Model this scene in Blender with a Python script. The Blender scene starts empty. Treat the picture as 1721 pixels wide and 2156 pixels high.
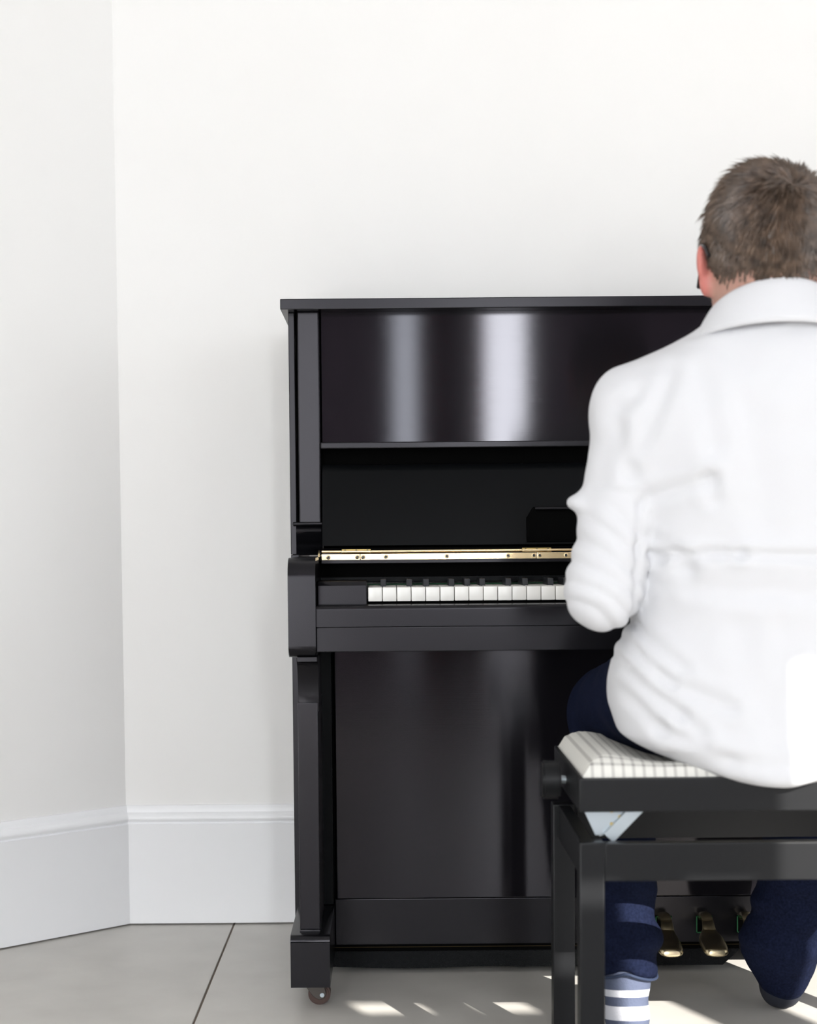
import bpy, bmesh, math, random
import numpy as np
from mathutils import Vector, Matrix, noise
random.seed(4); np.random.seed(4)
S = bpy.context.scene
COL = S.collection

# ------------------------------------------------------------------ camera
CAMY, CAMH = -3.2, 0.766
FPX, PXX, PXY = 3364.0, 824.0, 1314.0          # focal length and optical centre for a 1721x2156 frame
TILT, ROLL = math.atan((1314 - 1141) / 3364.0), 0.0087
cd = bpy.data.cameras.new('camera'); cam = bpy.data.objects.new('camera', cd); COL.objects.link(cam)
fw = Vector((0, math.cos(TILT), -math.sin(TILT))); up = Vector((0, math.sin(TILT), math.cos(TILT))); rt = Vector((1, 0, 0))
r2 = rt * math.cos(ROLL) - up * math.sin(ROLL); u2 = up * math.cos(ROLL) + rt * math.sin(ROLL)
M = Matrix((r2, u2, -fw)).transposed().to_4x4(); M.translation = (0, CAMY, CAMH)
cam.matrix_world = M
cd.sensor_fit = 'VERTICAL'; cd.sensor_height = 36; cd.sensor_width = 36 * 1721 / 2156
cd.lens = FPX / 2156 * 36
cd.shift_x = (860.5 - PXX) / 2156; cd.shift_y = (PXY - 1078) / 2156
cd.dof.use_dof = True; cd.dof.focus_distance = 2.78; cd.dof.aperture_fstop = 4.2
cd.clip_start = 0.05
S.camera = cam

# ------------------------------------------------------------------ light
S.view_settings.view_transform = 'Standard'; S.view_settings.look = 'None'
S.view_settings.exposure = -0.17; S.view_settings.gamma = 1.0; S.view_settings.use_curve_mapping = False
W = bpy.data.worlds.new('sky'); S.world = W; W.use_nodes = True
bg = W.node_tree.nodes['Background']; bg.inputs[0].default_value = (0.86, 0.93, 1.0, 1); bg.inputs[1].default_value = 1.4
sd = bpy.data.lights.new('sun', 'SUN'); sd.energy = 14; sd.angle = math.radians(0.25); sd.color = (1.0, 0.96, 0.90)
sun = bpy.data.objects.new('sun', sd); COL.objects.link(sun)
SUN = Vector((-0.45, 1.0, -0.57)).normalized()
sun.rotation_euler = SUN.to_track_quat('-Z', 'Y').to_euler(); sun.location = (3, -6, 4)

def area(name, loc, sx, sy, rot, watts, color):
    l = bpy.data.lights.new(name, 'AREA'); l.shape = 'RECTANGLE'; l.size = sx; l.size_y = sy; l.energy = watts; l.color = color
    o = bpy.data.objects.new(name, l); COL.objects.link(o); o.location = loc; o.rotation_euler = rot
    return o
ROOMX0, ROOMX1, ROOMY, CEIL = -1.44, 4.2, -5.0, 3.15
# daylight entering at the openings of the room (each lies in its opening; the left one is made up)
area('daylight_garden_doors', (3.0, ROOMY - 0.12, 1.3), 1.7, 2.5, (math.radians(90), 0, 0), 27, (0.93, 0.97, 1.0))
area('daylight_narrow_window', (0.545, ROOMY - 0.12, 1.45), 0.20, 1.7, (math.radians(90), 0, 0), 36, (0.93, 0.97, 1.0))
area('daylight_slit_window', (0.075, ROOMY - 0.12, 1.45), 0.12, 1.7, (math.radians(90), 0, 0), 9, (0.88, 0.94, 1.0))
area('added_left_fill', (-0.95, ROOMY - 0.12, 1.15), 0.72, 2.2, (math.radians(90), 0, 0), 62, (0.95, 0.98, 1.0))  # fill added to brighten the lower left wall and floor
area('daylight_side_window', (ROOMX1 + 0.1, -2.6, 1.75), 2.2, 1.9, (math.radians(90), 0, math.radians(90)), 15, (0.95, 0.98, 1.0))

# ------------------------------------------------------------------ materials
def mat(name, color, rough=0.5, metal=0.0, spec=0.5, **kw):
    m = bpy.data.materials.new(name); m.use_nodes = True
    b = m.node_tree.nodes['Principled BSDF']
    b.inputs['Base Color'].default_value = (*color, 1); b.inputs['Roughness'].default_value = rough
    b.inputs['Metallic'].default_value = metal; b.inputs['Specular IOR Level'].default_value = spec
    for k, v in kw.items():
        b.inputs[k.replace('_', ' ')].default_value = v
    return m
def N(m, t, **kw):
    n = m.node_tree.nodes.new(t)
    for k, v in kw.items():
        if hasattr(n, k): setattr(n, k, v)
        else: n.inputs[k].default_value = v
    return n
def LK(m, a, b): m.node_tree.links.new(a, b)
def P(m): return m.node_tree.nodes['Principled BSDF']
def coords(m, scale):
    g = N(m, 'ShaderNodeNewGeometry'); v = N(m, 'ShaderNodeMapping'); v.inputs['Scale'].default_value = scale
    LK(m, g.outputs['Position'], v.inputs['Vector']); return v.outputs['Vector']
def noisy(m, c1, c2, scale, vec=(1, 1, 1), detail=4, lo=0.3, hi=0.7):
    nz = N(m, 'ShaderNodeTexNoise'); nz.inputs['Scale'].default_value = scale; nz.inputs['Detail'].default_value = detail
    LK(m, coords(m, vec), nz.inputs['Vector'])
    r = N(m, 'ShaderNodeValToRGB'); r.color_ramp.elements[0].position = lo; r.color_ramp.elements[1].position = hi
    r.color_ramp.elements[0].color = (*c1, 1); r.color_ramp.elements[1].color = (*c2, 1)
    LK(m, nz.outputs[0], r.inputs[0]); LK(m, r.outputs[0], P(m).inputs['Base Color']); return nz
def bump(m, scale, strength, dist=0.001, vec=(1, 1, 1), detail=3):
    nz = N(m, 'ShaderNodeTexNoise'); nz.inputs['Scale'].default_value = scale; nz.inputs['Detail'].default_value = detail
    LK(m, coords(m, vec), nz.inputs['Vector'])
    b = N(m, 'ShaderNodeBump'); b.inputs['Strength'].default_value = strength; b.inputs['Distance'].default_value = dist
    LK(m, nz.outputs[0], b.inputs['Height']); LK(m, b.outputs[0], P(m).inputs['Normal']); return b

WALL = mat('wall_paint', (0.87, 0.855, 0.83), 0.75, spec=0.3); bump(WALL, 60, 0.04, 0.001)
noisy(WALL, (0.862, 0.852, 0.836), (0.877, 0.869, 0.855), 2.5)
TRIM = mat('white_gloss_paint', (0.93, 0.935, 0.95), 0.38, spec=0.4)
CEILM = mat('ceiling_paint', (0.72, 0.72, 0.72), 0.8)
TILE = mat('grey_porcelain', (0.40, 0.385, 0.36), 0.38, spec=0.45)
noisy(TILE, (0.56, 0.538, 0.50), (0.63, 0.607, 0.565), 9, detail=8)
def speckle(m):
    nz = N(m, 'ShaderNodeTexNoise'); nz.inputs['Scale'].default_value = 420; nz.inputs['Detail'].default_value = 2
    LK(m, coords(m, (1, 1, 1)), nz.inputs['Vector'])
    r = N(m, 'ShaderNodeValToRGB'); r.color_ramp.elements[0].position = 0.68; r.color_ramp.elements[1].position = 0.74
    LK(m, nz.outputs[0], r.inputs[0])
    mx = N(m, 'ShaderNodeMix', data_type='RGBA'); LK(m, r.outputs[0], mx.inputs[0])
    src = P(m).inputs['Base Color'].links[0].from_socket
    LK(m, src, mx.inputs[6]); mx.inputs[7].default_value = (0.58, 0.56, 0.52, 1); LK(m, mx.outputs[2], P(m).inputs['Base Color'])
speckle(TILE)
GROUT = mat('grout', (0.16, 0.125, 0.10), 0.9)

def lacquer(name, color, rough, aniso=0.0, rot=0.0, vec=(1, 1, 1), bs=0.0, scale=400, coat=0.0):
    m = mat(name, color, rough, spec=0.5)
    b = P(m); b.inputs['Specular IOR Level'].default_value = 0.42
    if aniso:
        b.inputs['Anisotropic'].default_value = aniso; b.inputs['Anisotropic Rotation'].default_value = rot
        t = N(m, 'ShaderNodeCombineXYZ'); t.inputs[0].default_value = 0.0 if vec[0] < vec[2] else 1.0
        t.inputs[2].default_value = 1.0 if vec[0] < vec[2] else 0.0
        LK(m, t.outputs[0], b.inputs['Tangent'])
    if bs: bump(m, scale, bs, 0.0004, vec, 2)
    return m
# brushed satin black: horizontal brushing on the big panel, vertical on the posts
BRUSH = lacquer('black_brushed_satin', (0.006, 0.0055, 0.007), 0.105, 0.97, 0.0, (0.003, 1, 1), 0.06, 900)
POSTM = lacquer('black_brushed_upright', (0.008, 0.0075, 0.0095), 0.28, 0.8, 0.0, (1, 1, 0.02), 0.10, 900)
BLACK = lacquer('black_satin_lacquer', (0.0035, 0.0035, 0.0045), 0.25, bs=0.05, vec=(0.05, 1, 1), scale=500)
DULL = lacquer('black_matt_lacquer', (0.003, 0.0034, 0.004), 0.42)
P(DULL).inputs['Specular IOR Level'].default_value = 0.08; P(BRUSH).inputs['Specular IOR Level'].default_value = 0.36; P(POSTM).inputs['Specular IOR Level'].default_value = 0.30; P(BLACK).inputs['Specular IOR Level'].default_value = 0.28
for m_ in (BRUSH, POSTM, BLACK): P(m_).inputs['Specular Tint'].default_value = (0.97, 0.935, 1.0, 1)
DARK = mat('recess_shade_black', (0.0015, 0.0015, 0.0015), 0.8, spec=0.04)  # near-black that puts the shade of recesses into the colour
STOOLM = mat('black_stool_lacquer', (0.006, 0.0065, 0.0075), 0.42, spec=0.22)
IVORY = mat('white_key_plastic', (0.84, 0.83, 0.79), 0.25)
EBONY = mat('black_key', (0.012, 0.014, 0.018), 0.4)
BRASS = mat('brass', (0.90, 0.71, 0.42), 0.22, 1.0); bump(BRASS, 60, 0.15, 0.001)
PEDAL = mat('worn_brass', (0.66, 0.56, 0.36), 0.27, 1.0)
DBRASS = mat('dull_brass', (0.45, 0.33, 0.12), 0.4, 1.0)
STEEL = mat('zinc_plate', (0.42, 0.47, 0.50), 0.38, 0.9)
IRON = mat('caster_iron', (0.07, 0.062, 0.055), 0.45, 0.6)
RUST = mat('caster_wheel_wood', (0.055, 0.025, 0.017), 0.5)
FELT = mat('green_felt', (0.035, 0.13, 0.06), 0.95, spec=0.1)
BFELT = mat('black_felt', (0.010, 0.011, 0.012), 0.95, spec=0.2); bump(BFELT, 500, 0.9, 0.004)

# ------------------------------------------------------------------ helpers
def thing(name, label, cat, loc, group=None):
    o = bpy.data.objects.new(name, None); COL.objects.link(o); o.location = loc; o.empty_display_size = 0.05
    o['label'] = label; o['category'] = cat
    if group: o['group'] = group
    return o
def world_loc(o):
    v = Vector(o.location)
    while o.parent: o = o.parent; v += Vector(o.location)
    return v
def link(name, me, m, parent=None, origin=None):
    """link a mesh given in room coordinates; its origin goes to the middle of its base"""
    n = len(me.vertices); c = np.empty(n * 3); me.vertices.foreach_get('co', c); c = c.reshape(-1, 3)
    org = np.array([(c[:, 0].min() + c[:, 0].max()) / 2, (c[:, 1].min() + c[:, 1].max()) / 2, c[:, 2].min()]) if origin is None else np.array(origin)
    me.vertices.foreach_set('co', (c - org).ravel()); me.update()
    o = bpy.data.objects.new(name, me); COL.objects.link(o)
    if m: me.materials.append(m)
    if parent:
        o.parent = parent; o.location = Vector(org) - world_loc(parent)
    else: o.location = org
    return o
def from_bm(name, bm, m, parent=None, smooth=True, ang=38):
    me = bpy.data.meshes.new(name); bmesh.ops.recalc_face_normals(bm, faces=bm.faces); bm.to_mesh(me); bm.free()
    if smooth:
        me.shade_smooth()
        me.set_sharp_from_angle(angle=math.radians(ang))
    return link(name, me, m, parent)
def add_box(bm, x0, x1, y0, y1, z0, z1, bev=0.0, seg=2):
    b = bmesh.new()
    v = [b.verts.new((x, y, z)) for x in (x0, x1) for y in (y0, y1) for z in (z0, z1)]
    for f in ((0, 1, 3, 2), (4, 6, 7, 5), (0, 4, 5, 1), (2, 3, 7, 6), (0, 2, 6, 4), (1, 5, 7, 3)): b.faces.new([v[i] for i in f])
    if bev: bmesh.ops.bevel(b, geom=b.edges[:], offset=bev, segments=seg, affect='EDGES', profile=0.6)
    me = bpy.data.meshes.new('t'); b.to_mesh(me); b.free(); bm.from_mesh(me); bpy.data.meshes.remove(me)
def box(name, x0, x1, y0, y1, z0, z1, m, parent=None, bev=0.001, seg=2):
    bm = bmesh.new(); add_box(bm, x0, x1, y0, y1, z0, z1, bev, seg); return from_bm(name, bm, m, parent, True, 15)
def prism(name, pts, a0, a1, m, parent=None, axis='x', bev=0.0, smooth=True):
    """polygon pts extruded along an axis: 'x' -> pts are (y,z); 'y' -> (x,z); 'z' -> (x,y)"""
    bm = bmesh.new()
    mk = {'x': lambda a, p: (a, p[0], p[1]), 'y': lambda a, p: (p[0], a, p[1]), 'z': lambda a, p: (p[0], p[1], a)}[axis]
    A = [bm.verts.new(mk(a0, p)) for p in pts]; B = [bm.verts.new(mk(a1, p)) for p in pts]
    fa = bm.faces.new(A); fb = bm.faces.new(B[::-1]); n = len(pts)
    for i in range(n): bm.faces.new((A[i], B[i], B[(i + 1) % n], A[(i + 1) % n]))
    if bev:
        es = list({e for f in (fa, fb) for e in f.edges}); bmesh.ops.bevel(bm, geom=es, offset=bev, segments=1, affect='EDGES', clamp_overlap=True)
    return from_bm(name, bm, m, parent, smooth, 30)
def cyl(name, c, r, h, m, parent=None, axis='z', n=32, bev=0.0, r2_=None, seg=2):
    bm = bmesh.new(); bmesh.ops.create_cone(bm, cap_ends=True, segments=n, radius1=r, radius2=r if r2_ is None else r2_, depth=h)
    if bev:
        es = [e for e in bm.edges if len(e.link_faces) == 2 and any(len(f.verts) > 4 for f in e.link_faces)]
        bmesh.ops.bevel(bm, geom=es, offset=bev, segments=seg, affect='EDGES')
    R = {'z': Matrix(), 'x': Matrix.Rotation(math.pi / 2, 4, 'Y'), 'y': Matrix.Rotation(math.pi / 2, 4, 'X')}[axis]
    bmesh.ops.transform(bm, matrix=Matrix.Translation(c) @ R, verts=bm.verts[:]); return from_bm(name, bm, m, parent)
def loft(name, rings, m, parent=None, n=16, sub=0, pw=2.0):
    """rings: (centre, half width vector, half height vector) closed superellipse sections, capped"""
    bm = bmesh.new(); R = []
    for c, a, b in rings:
        c, a, b = Vector(c), Vector(a), Vector(b); vs = []
        for i in range(n):
            t = 2 * math.pi * i / n; ct, st = math.cos(t), math.sin(t)
            k = (abs(ct) ** pw + abs(st) ** pw) ** (-1 / pw)
            vs.append(bm.verts.new(c + a * ct * k + b * st * k))
        R.append(vs)
    for p, q in zip(R, R[1:]):
        for i in range(n): bm.faces.new((p[i], p[(i + 1) % n], q[(i + 1) % n], q[i]))
    bm.faces.new(R[0][::-1]); bm.faces.new(R[-1])
    o = from_bm(name, bm, m, parent)
    if sub: md = o.modifiers.new('s', 'SUBSURF'); md.levels = md.render_levels = sub
    return o
def tube(name, pts, r, m, parent=None, n=8):
    pts = [Vector(p) for p in pts]; bm = bmesh.new(); R = []
    for i, p in enumerate(pts):
        d = (pts[min(i + 1, len(pts) - 1)] - pts[max(i - 1, 0)]).normalized()
        u = d.cross(Vector((0.13, 0.21, 1))).normalized(); w = d.cross(u)
        R.append([bm.verts.new(p + (u * math.cos(2 * math.pi * k / n) + w * math.sin(2 * math.pi * k / n)) * r) for k in range(n)])
    for p, q in zip(R, R[1:]):
        for i in range(n): bm.faces.new((p[i], p[(i + 1) % n], q[(i + 1) % n], q[i]))
    bm.faces.new(R[0][::-1]); bm.faces.new(R[-1]); return from_bm(name, bm, m, parent)
def structure(o): o['kind'] = 'structure'; return o
def arc(cy, cz, r, a0, a1, n=8): return [(cy + r * math.cos(math.radians(a0 + (a1 - a0) * i / n)), cz + r * math.sin(math.radians(a0 + (a1 - a0) * i / n))) for i in range(n + 1)]

# ------------------------------------------------------------------ the room
fl = structure(box('floor', ROOMX0 - 0.3, ROOMX1 + 0.3, ROOMY - 0.2, 0.3, -0.12, -0.0025, GROUT, None, 0))
gx, gw = -0.322, 1.2
xs = [gx + gw * k for k in range(-1, 4)]; ys = [0.05, -1.15, -2.35, -3.55, -4.75, -5.2]
for i in range(len(xs)):
    for j in range(len(ys) - 1):
        x0 = max(xs[i] + 0.0018, ROOMX0 - 0.25); x1 = min((xs[i] + gw) - 0.0018, ROOMX1 + 0.25)
        box('floor_tile', x0, x1, ys[j + 1] + 0.0018, ys[j] - 0.0018, -0.01, 0.0, TILE, fl, 0.0008, 1)
# bay corner: the back wall meets a slanting wall
CX, DX, DY = -0.5385, -0.752, -0.659
LW = 1.2; EX, EY = CX + DX * LW, DY * LW
structure(box('wall_back', CX - 0.05, ROOMX1 + 0.2, 0.0, 0.2, 0.0, CEIL, WALL, None, 0))
nx, ny = DY, -DX                                  # outward normal of the slanting wall
if nx * 1 > 0: nx, ny = -nx, -ny
structure(prism('wall_left', [(CX, 0), (EX, EY), (EX - 0.15, EY + 0.13), (CX - 0.13, 0.15), (CX, 0.15)], 0, CEIL, WALL, None, 'z', smooth=False))
structure(box('wall_side', EX - 0.2, EX, ROOMY - 0.1, EY + 0.005, 0, CEIL, WALL, None, 0))
def rough_wall(name, openings, lo, hi, fixed0, fixed1, axis, m=WALL):
    """wall with rectangular openings (a0,a1,z0,z1) between lo and hi along its length"""
    bm = bmesh.new(); ops = sorted(openings); a = lo
    def put(a0, a1, z0, z1):
        if a1 - a0 < 1e-4 or z1 - z0 < 1e-4: return
        if axis == 'x': add_box(bm, a0, a1, fixed0, fixed1, z0, z1)
        else: add_box(bm, fixed0, fixed1, a0, a1, z0, z1)
    for a0, a1, z0, z1 in ops:
        put(a, a0, 0, CEIL); put(a0, a1, 0, z0); put(a0, a1, z1, CEIL); a = a1
    put(a, hi, 0, CEIL); return structure(from_bm(name, bm, m, None, False))
REAR_TONE = mat('rear_reflection_tone', (0.34, 0.27, 0.34), 0.8)  # unseen wall colour, invented for its reflection in the piano
rear_open = [(-1.31, -0.59, 0.0, 2.25), (0.015, 0.135, 0.6, 2.3), (0.445, 0.645, 0.6, 2.3), (1.915, 2.035, 2.488, 2.530), (2.110, 2.232, 2.488, 2.532), (2.235, 2.485, 0.0, 2.80), (2.60, 3.85, 0.0, 2.80)]  # left opening and thin slots are made up to shape the light
rough_wall('wall_rear', rear_open, EX - 0.2, ROOMX1 + 0.2, ROOMY - 0.02, ROOMY, 'x', REAR_TONE)
rough_wall('wall_right', [(-3.7, -1.5, 0.8, 2.7)], ROOMY, 0.0, ROOMX1, ROOMX1 + 0.2, 'y')
structure(box('ceiling', -1.7, ROOMX1 + 0.2, ROOMY - 0.1, 0.2, CEIL, CEIL + 0.15, CEILM, None, 0))

def base_profile(h=0.2405, t=0.020):
    """skirting profile as (out from wall, height): flat board, step, ogee top"""
    p = [(0, 0.0035), (t, 0.0035), (t, 0.2035), (t + 0.0005, 0.2045)]
    p += [(t - 0.0035, 0.2065)]
    p += [(t - 0.003 + 0.0055 * math.sin(math.pi * k / 7), 0.208 + 0.017 * k / 7) for k in range(8)]
    p += [(t - 0.0075, 0.2275), (t - 0.009, 0.232), (t - 0.010, 0.2365), (t - 0.013, h), (0, h)]
    return p
def baseboard(name, a, b, n0, n1):
    """run along the wall from a to b; n0, n1 = mitre vectors per unit of projection"""
    bm = bmesh.new(); pr = base_profile()
    A = [bm.verts.new((a[0] + n0[0] * o, a[1] + n0[1] * o, z)) for o, z in pr]
    B = [bm.verts.new((b[0] + n1[0] * o, b[1] + n1[1] * o, z)) for o, z in pr]
    k = len(pr)
    for i in range(k): bm.faces.new((A[i], B[i], B[(i + 1) % k], A[(i + 1) % k]))
    bm.faces.new(A); bm.faces.new(B[::-1])
    return structure(from_bm(name, bm, TRIM))
nb = Vector((0, -1)); ns = Vector((-DY, DX)); ns = ns if ns.x > 0 else -ns
def mitre(n1, n2): s = (n1 + n2); return s / (1 + n1.dot(n2))
m1 = mitre(nb, ns); nside = Vector((1, 0)); m2 = mitre(ns, nside)
baseboard('baseboard_back', (CX, 0), (ROOMX1, 0), m1, nb)
baseboard('baseboard_left', (EX, EY), (CX, 0), m2, m1)
baseboard('baseboard_side', (EX, ROOMY), (EX, EY), nside, m2)

def frame(name, x0, x1, z0, z1, bars=(), w=0.02, y=ROOMY - 0.05):
    bm = bmesh.new()
    add_box(bm, x0, x0 + w * 0.3, y - 0.03, y + 0.03, z0, z1); add_box(bm, x1 - w * 0.3, x1, y - 0.03, y + 0.03, z0, z1)
    if z0 > 0.1: add_box(bm, x0, x1, y - 0.03, y + 0.06, z0 - 0.03, z0)
    for b in bars: add_box(bm, b - w / 2, b + w / 2, y - 0.03, y + 0.03, z0, z1)
    return structure(from_bm(name, bm, TRIM, None, False))
frame('window_1', 0.445, 0.645, 0.6, 2.3); frame('window_2', 0.015, 0.135, 0.6, 2.3)
frame('added_door_2', -1.31, -0.59, 0, 2.25)  # unseen door, added to hold the left fill light
frame('door_1', 2.60, 3.85, 0, 2.8, (3.28,)); frame('door_3', 2.235, 2.485, 0, 2.8)  # unseen pier between these two was added to shade the right leg
structure(box('patio', -4, 8, -14, ROOMY - 0.1, -0.14, -0.02, mat('patio_stone', (0.5, 0.48, 0.45), 0.8), None, 0))
CURT = mat('dark_red_curtain', (0.50, 0.06, 0.11), 0.9)
def curtain(x0, x1, label):
    bm = bmesh.new(); n = 28; rows = []
    for z in (0.03, 2.45):
        rows.append([bm.verts.new((x0 + (x1 - x0) * i / n, ROOMY + 0.06 + 0.022 * math.sin(i * 1.4), z)) for i in range(n + 1)])
    for i in range(n): bm.faces.new((rows[0][i], rows[0][i + 1], rows[1][i + 1], rows[1][i]))
    bmesh.ops.solidify(bm, geom=bm.faces[:], thickness=0.003)
    o = from_bm('curtain', bm, CURT); o['label'] = label; o['category'] = 'curtain'; return o
curtain(0.15, 0.27, 'narrow dark red curtain hanging beside the slit window behind the photographer')
curtain(0.36, 0.435, 'narrow dark red curtain hanging left of the brighter window behind the photographer')

# ------------------------------------------------------------------ the piano
XL, XC = -0.168, 0.5735
def mir(x): return 2 * XC - x
piano = thing('upright_piano', 'black satin upright piano with open keyboard standing against the white wall', 'piano', (XC, -0.35, 0))
BK = -0.045
box('lid', -0.1882, mir(-0.1882), -0.402, BK - 0.005, 1.1706, 1.1888, BLACK, piano, 0.0015)
box('upper_panel', -0.1195, mir(-0.1195), -0.36, -0.345, 0.938, 1.1715, BRUSH, piano, 0.0008)
box('music_shelf', -0.1205, mir(-0.1205), -0.40, -0.355, 0.9295, 0.9405, BLACK, piano, 0.0018)
box('upper_back_panel', -0.122, mir(-0.122), -0.30, -0.285, 0.75, 0.9295, DARK, piano, 0)
box('top_gap_filler', -0.165, mir(-0.165), -0.34, -0.30, 0.76, 1.170, DARK, piano, 0).name = 'inner_board'
for s in (0, 1):
    X = (lambda x: x) if s == 0 else mir
    def bx(name, x0, x1, *a, **k):
        p, q = sorted((X(x0), X(x1))); return box(name, p, q, *a, **k)
    def pr(name, pts, x0, x1, m, bev=0.0):
        p, q = sorted((X(x0), X(x1))); return prism(name, pts, p, q, m, piano, 'x', bev)
    bx('side_panel', -0.1770, -0.1660, -0.362, BK, 0.745, 1.1706, BLACK, piano, bev=0.0012)
    bx('side_panel', -0.1745, -0.1600, -0.400, BK, 0.060, 0.745, BLACK, piano, bev=0.0012)
    bx('pilaster', -0.1608, -0.1224, -0.374, -0.350, 0.799, 1.1705, POSTM, piano, bev=0.0022)
    # half round moulding under the pilaster
    pr('moulding', arc(-0.3780, 0.7990, 0.0036, 90, 270) + [(-0.35, 0.7954), (-0.35, 0.8026)], -0.1722, -0.1195, BLACK, 0.0012)
    # curved cheek block sweeping down to the flat arm
    pts = [(-0.345, 0.7954), (-0.376, 0.7954)] + [(-0.376 + 0.0 - 0.010 * math.sin(math.pi * t / 12), 0.7954 - 0.020 * t / 12) for t in range(1, 7)]
    pts += [(-0.386 + 0.024 * (t / 8) ** 1.2, 0.7854 - 0.026 * t / 8) for t in range(1, 9)] + [(-0.372, 0.750), (-0.395, 0.7440), (-0.345, 0.7440)]
    pr('cheek_curve', pts, -0.1660, -0.1205, BLACK, 0.0012)
    # the arm
    pts = [(-0.355, 0.7415), (-0.605, 0.7415)] + arc(-0.605, 0.7065, 0.035, 90, 180, 10)
    pts += [(-0.640, 0.600)] + arc(-0.624, 0.5975, 0.016, 180, 270, 6) + [(-0.36, 0.5815)]
    pr('arm', pts, -0.1655, -0.1213, BLACK, 0.0016)
    # bracket curving from the arm into the post
    pts = [(-0.50, 0.5815), (-0.632, 0.5815), (-0.632, 0.5745)] + [(-0.600 - 0.032 * (1 - math.sin(math.radians(a))), 0.5745 - 0.068 * (1 - math.cos(math.radians(a)))) for a in range(8, 91, 9)]
    pts += [(-0.600, 0.490), (-0.50, 0.490)]
    pr('bracket', pts, -0.1530, -0.1195, BLACK, 0.001)
    bx('post', -0.1540, -0.1210, -0.602, -0.45, 0.1305, 0.505, POSTM, piano, bev=0.0014)
    bx('post_foot', -0.1545, -0.1205, -0.606, -0.45, 0.1255, 0.131, BLACK, piano, bev=0.001)
    # toe block
    pts = [(-0.35, 0.0424), (-0.633, 0.0424), (-0.633, 0.118)] + arc(-0.622, 0.1165, 0.011, 180, 90, 6) + [(-0.35, 0.1275)]
    pr('toe_block', pts, -0.1685, -0.1044, BLACK, 0.0016)
    bx('lower_pilaster', -0.1248, -0.1055, -0.412, -0.38, 0.128, 0.589, DULL, piano, bev=0.0015)
    # caster: plate, fork and wheel
    bx('caster_plate', -0.158, -0.115, -0.60, -0.55, 0.0385, 0.0424, IRON, piano, bev=0.001)
    cx = X(-0.132)
    pl = prism('caster_fork', [(cx - 0.019, 0.0385), (cx + 0.009, 0.0385), (cx + 0.017, 0.030), (cx + 0.019, 0.020), (cx + 0.0155, 0.013), (cx + 0.008, 0.0105), (cx - 0.002, 0.016)], -0.593, -0.590, IRON, piano, 'y', 0.0006)
    prism('caster_fork', [(cx - 0.019, 0.0385), (cx + 0.009, 0.0385), (cx + 0.017, 0.030), (cx + 0.019, 0.020), (cx + 0.0155, 0.013), (cx + 0.008, 0.0105), (cx - 0.002, 0.016)], -0.560, -0.557, IRON, piano, 'y', 0.0006)
    cyl('caster_wheel', (cx + 0.0075, -0.575, 0.0185), 0.0185, 0.024, RUST, piano, 'y', 36, 0.003)
    cyl('caster_pin', (cx + 0.0125, -0.594, 0.019), 0.0036, 0.005, STEEL, piano, 'y', 14, 0.001)

# lower front
box('bottom_panel', -0.1000, mir(-0.1000), -0.402, -0.385, 0.1362, 0.5895, BRUSH, piano, 0.0012)
box('bottom_rail', -0.1030, mir(-0.1030), -0.402, -0.385, 0.0535, 0.1352, BLACK, piano, 0.0010)
box('bottom_board', -0.160, mir(-0.160), -0.394, -0.08, 0.0400, 0.0535, DARK, piano, 0.001)
box('lower_backing', -0.158, mir(-0.158), -0.380, -0.36, 0.054, 0.60, DARK, piano, 0).name = 'inner_board'
bx0 = [(-0.108, 0.0400), (0.615, 0.0400), (0.612, 0.036), (0.584, 0.0110)]
wav = [(0.55 - 0.66 * k / 40, 0.0112 + (0.0016 * math.sin(k * 0.35) if k > 20 else 0.0)) for k in range(41)]
prism('felt_covered_board', bx0 + wav, -0.398, -0.382, BFELT, piano, 'y', 0.001)
tube('brass_edge_strip', [(-0.105, -0.3955, 0.0475), (mir(-0.105), -0.3955, 0.0475)], 0.0008, mat('tarnished_brass', (0.05, 0.035, 0.015), 0.6, 0.8), piano)

# key bed, key slip, key blocks
box('key_bed', -0.1213, mir(-0.1213), -0.628, -0.37, 0.5892, 0.6292, BLACK, piano, 0.0015)
pts = [(-0.60, 0.6300), (-0.630, 0.6300), (-0.630, 0.6570)] + arc(-0.6235, 0.6575, 0.0065, 180, 100, 5) + [(-0.612, 0.6652), (-0.601, 0.6655)]
prism('key_slip', pts, -0.1210, mir(-0.1210), BLACK, piano, 'x')
for s in (0, 1):
    p, q = sorted((-0.1195, -0.0395)) if s == 0 else sorted((mir(-0.1195), mir(-0.0395)))
    pts = [(-0.43, 0.630), (-0.600, 0.630), (-0.600, 0.6955), (-0.5975, 0.6985), (-0.594, 0.7022), (-0.43, 0.7022)]
    prism('key_block', pts, p, q, BLACK, piano, 'x', 0.0012)
box('key_frame', -0.04, mir(-0.04), -0.585, -0.43, 0.63, 0.668, DARK, piano, 0)
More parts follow.
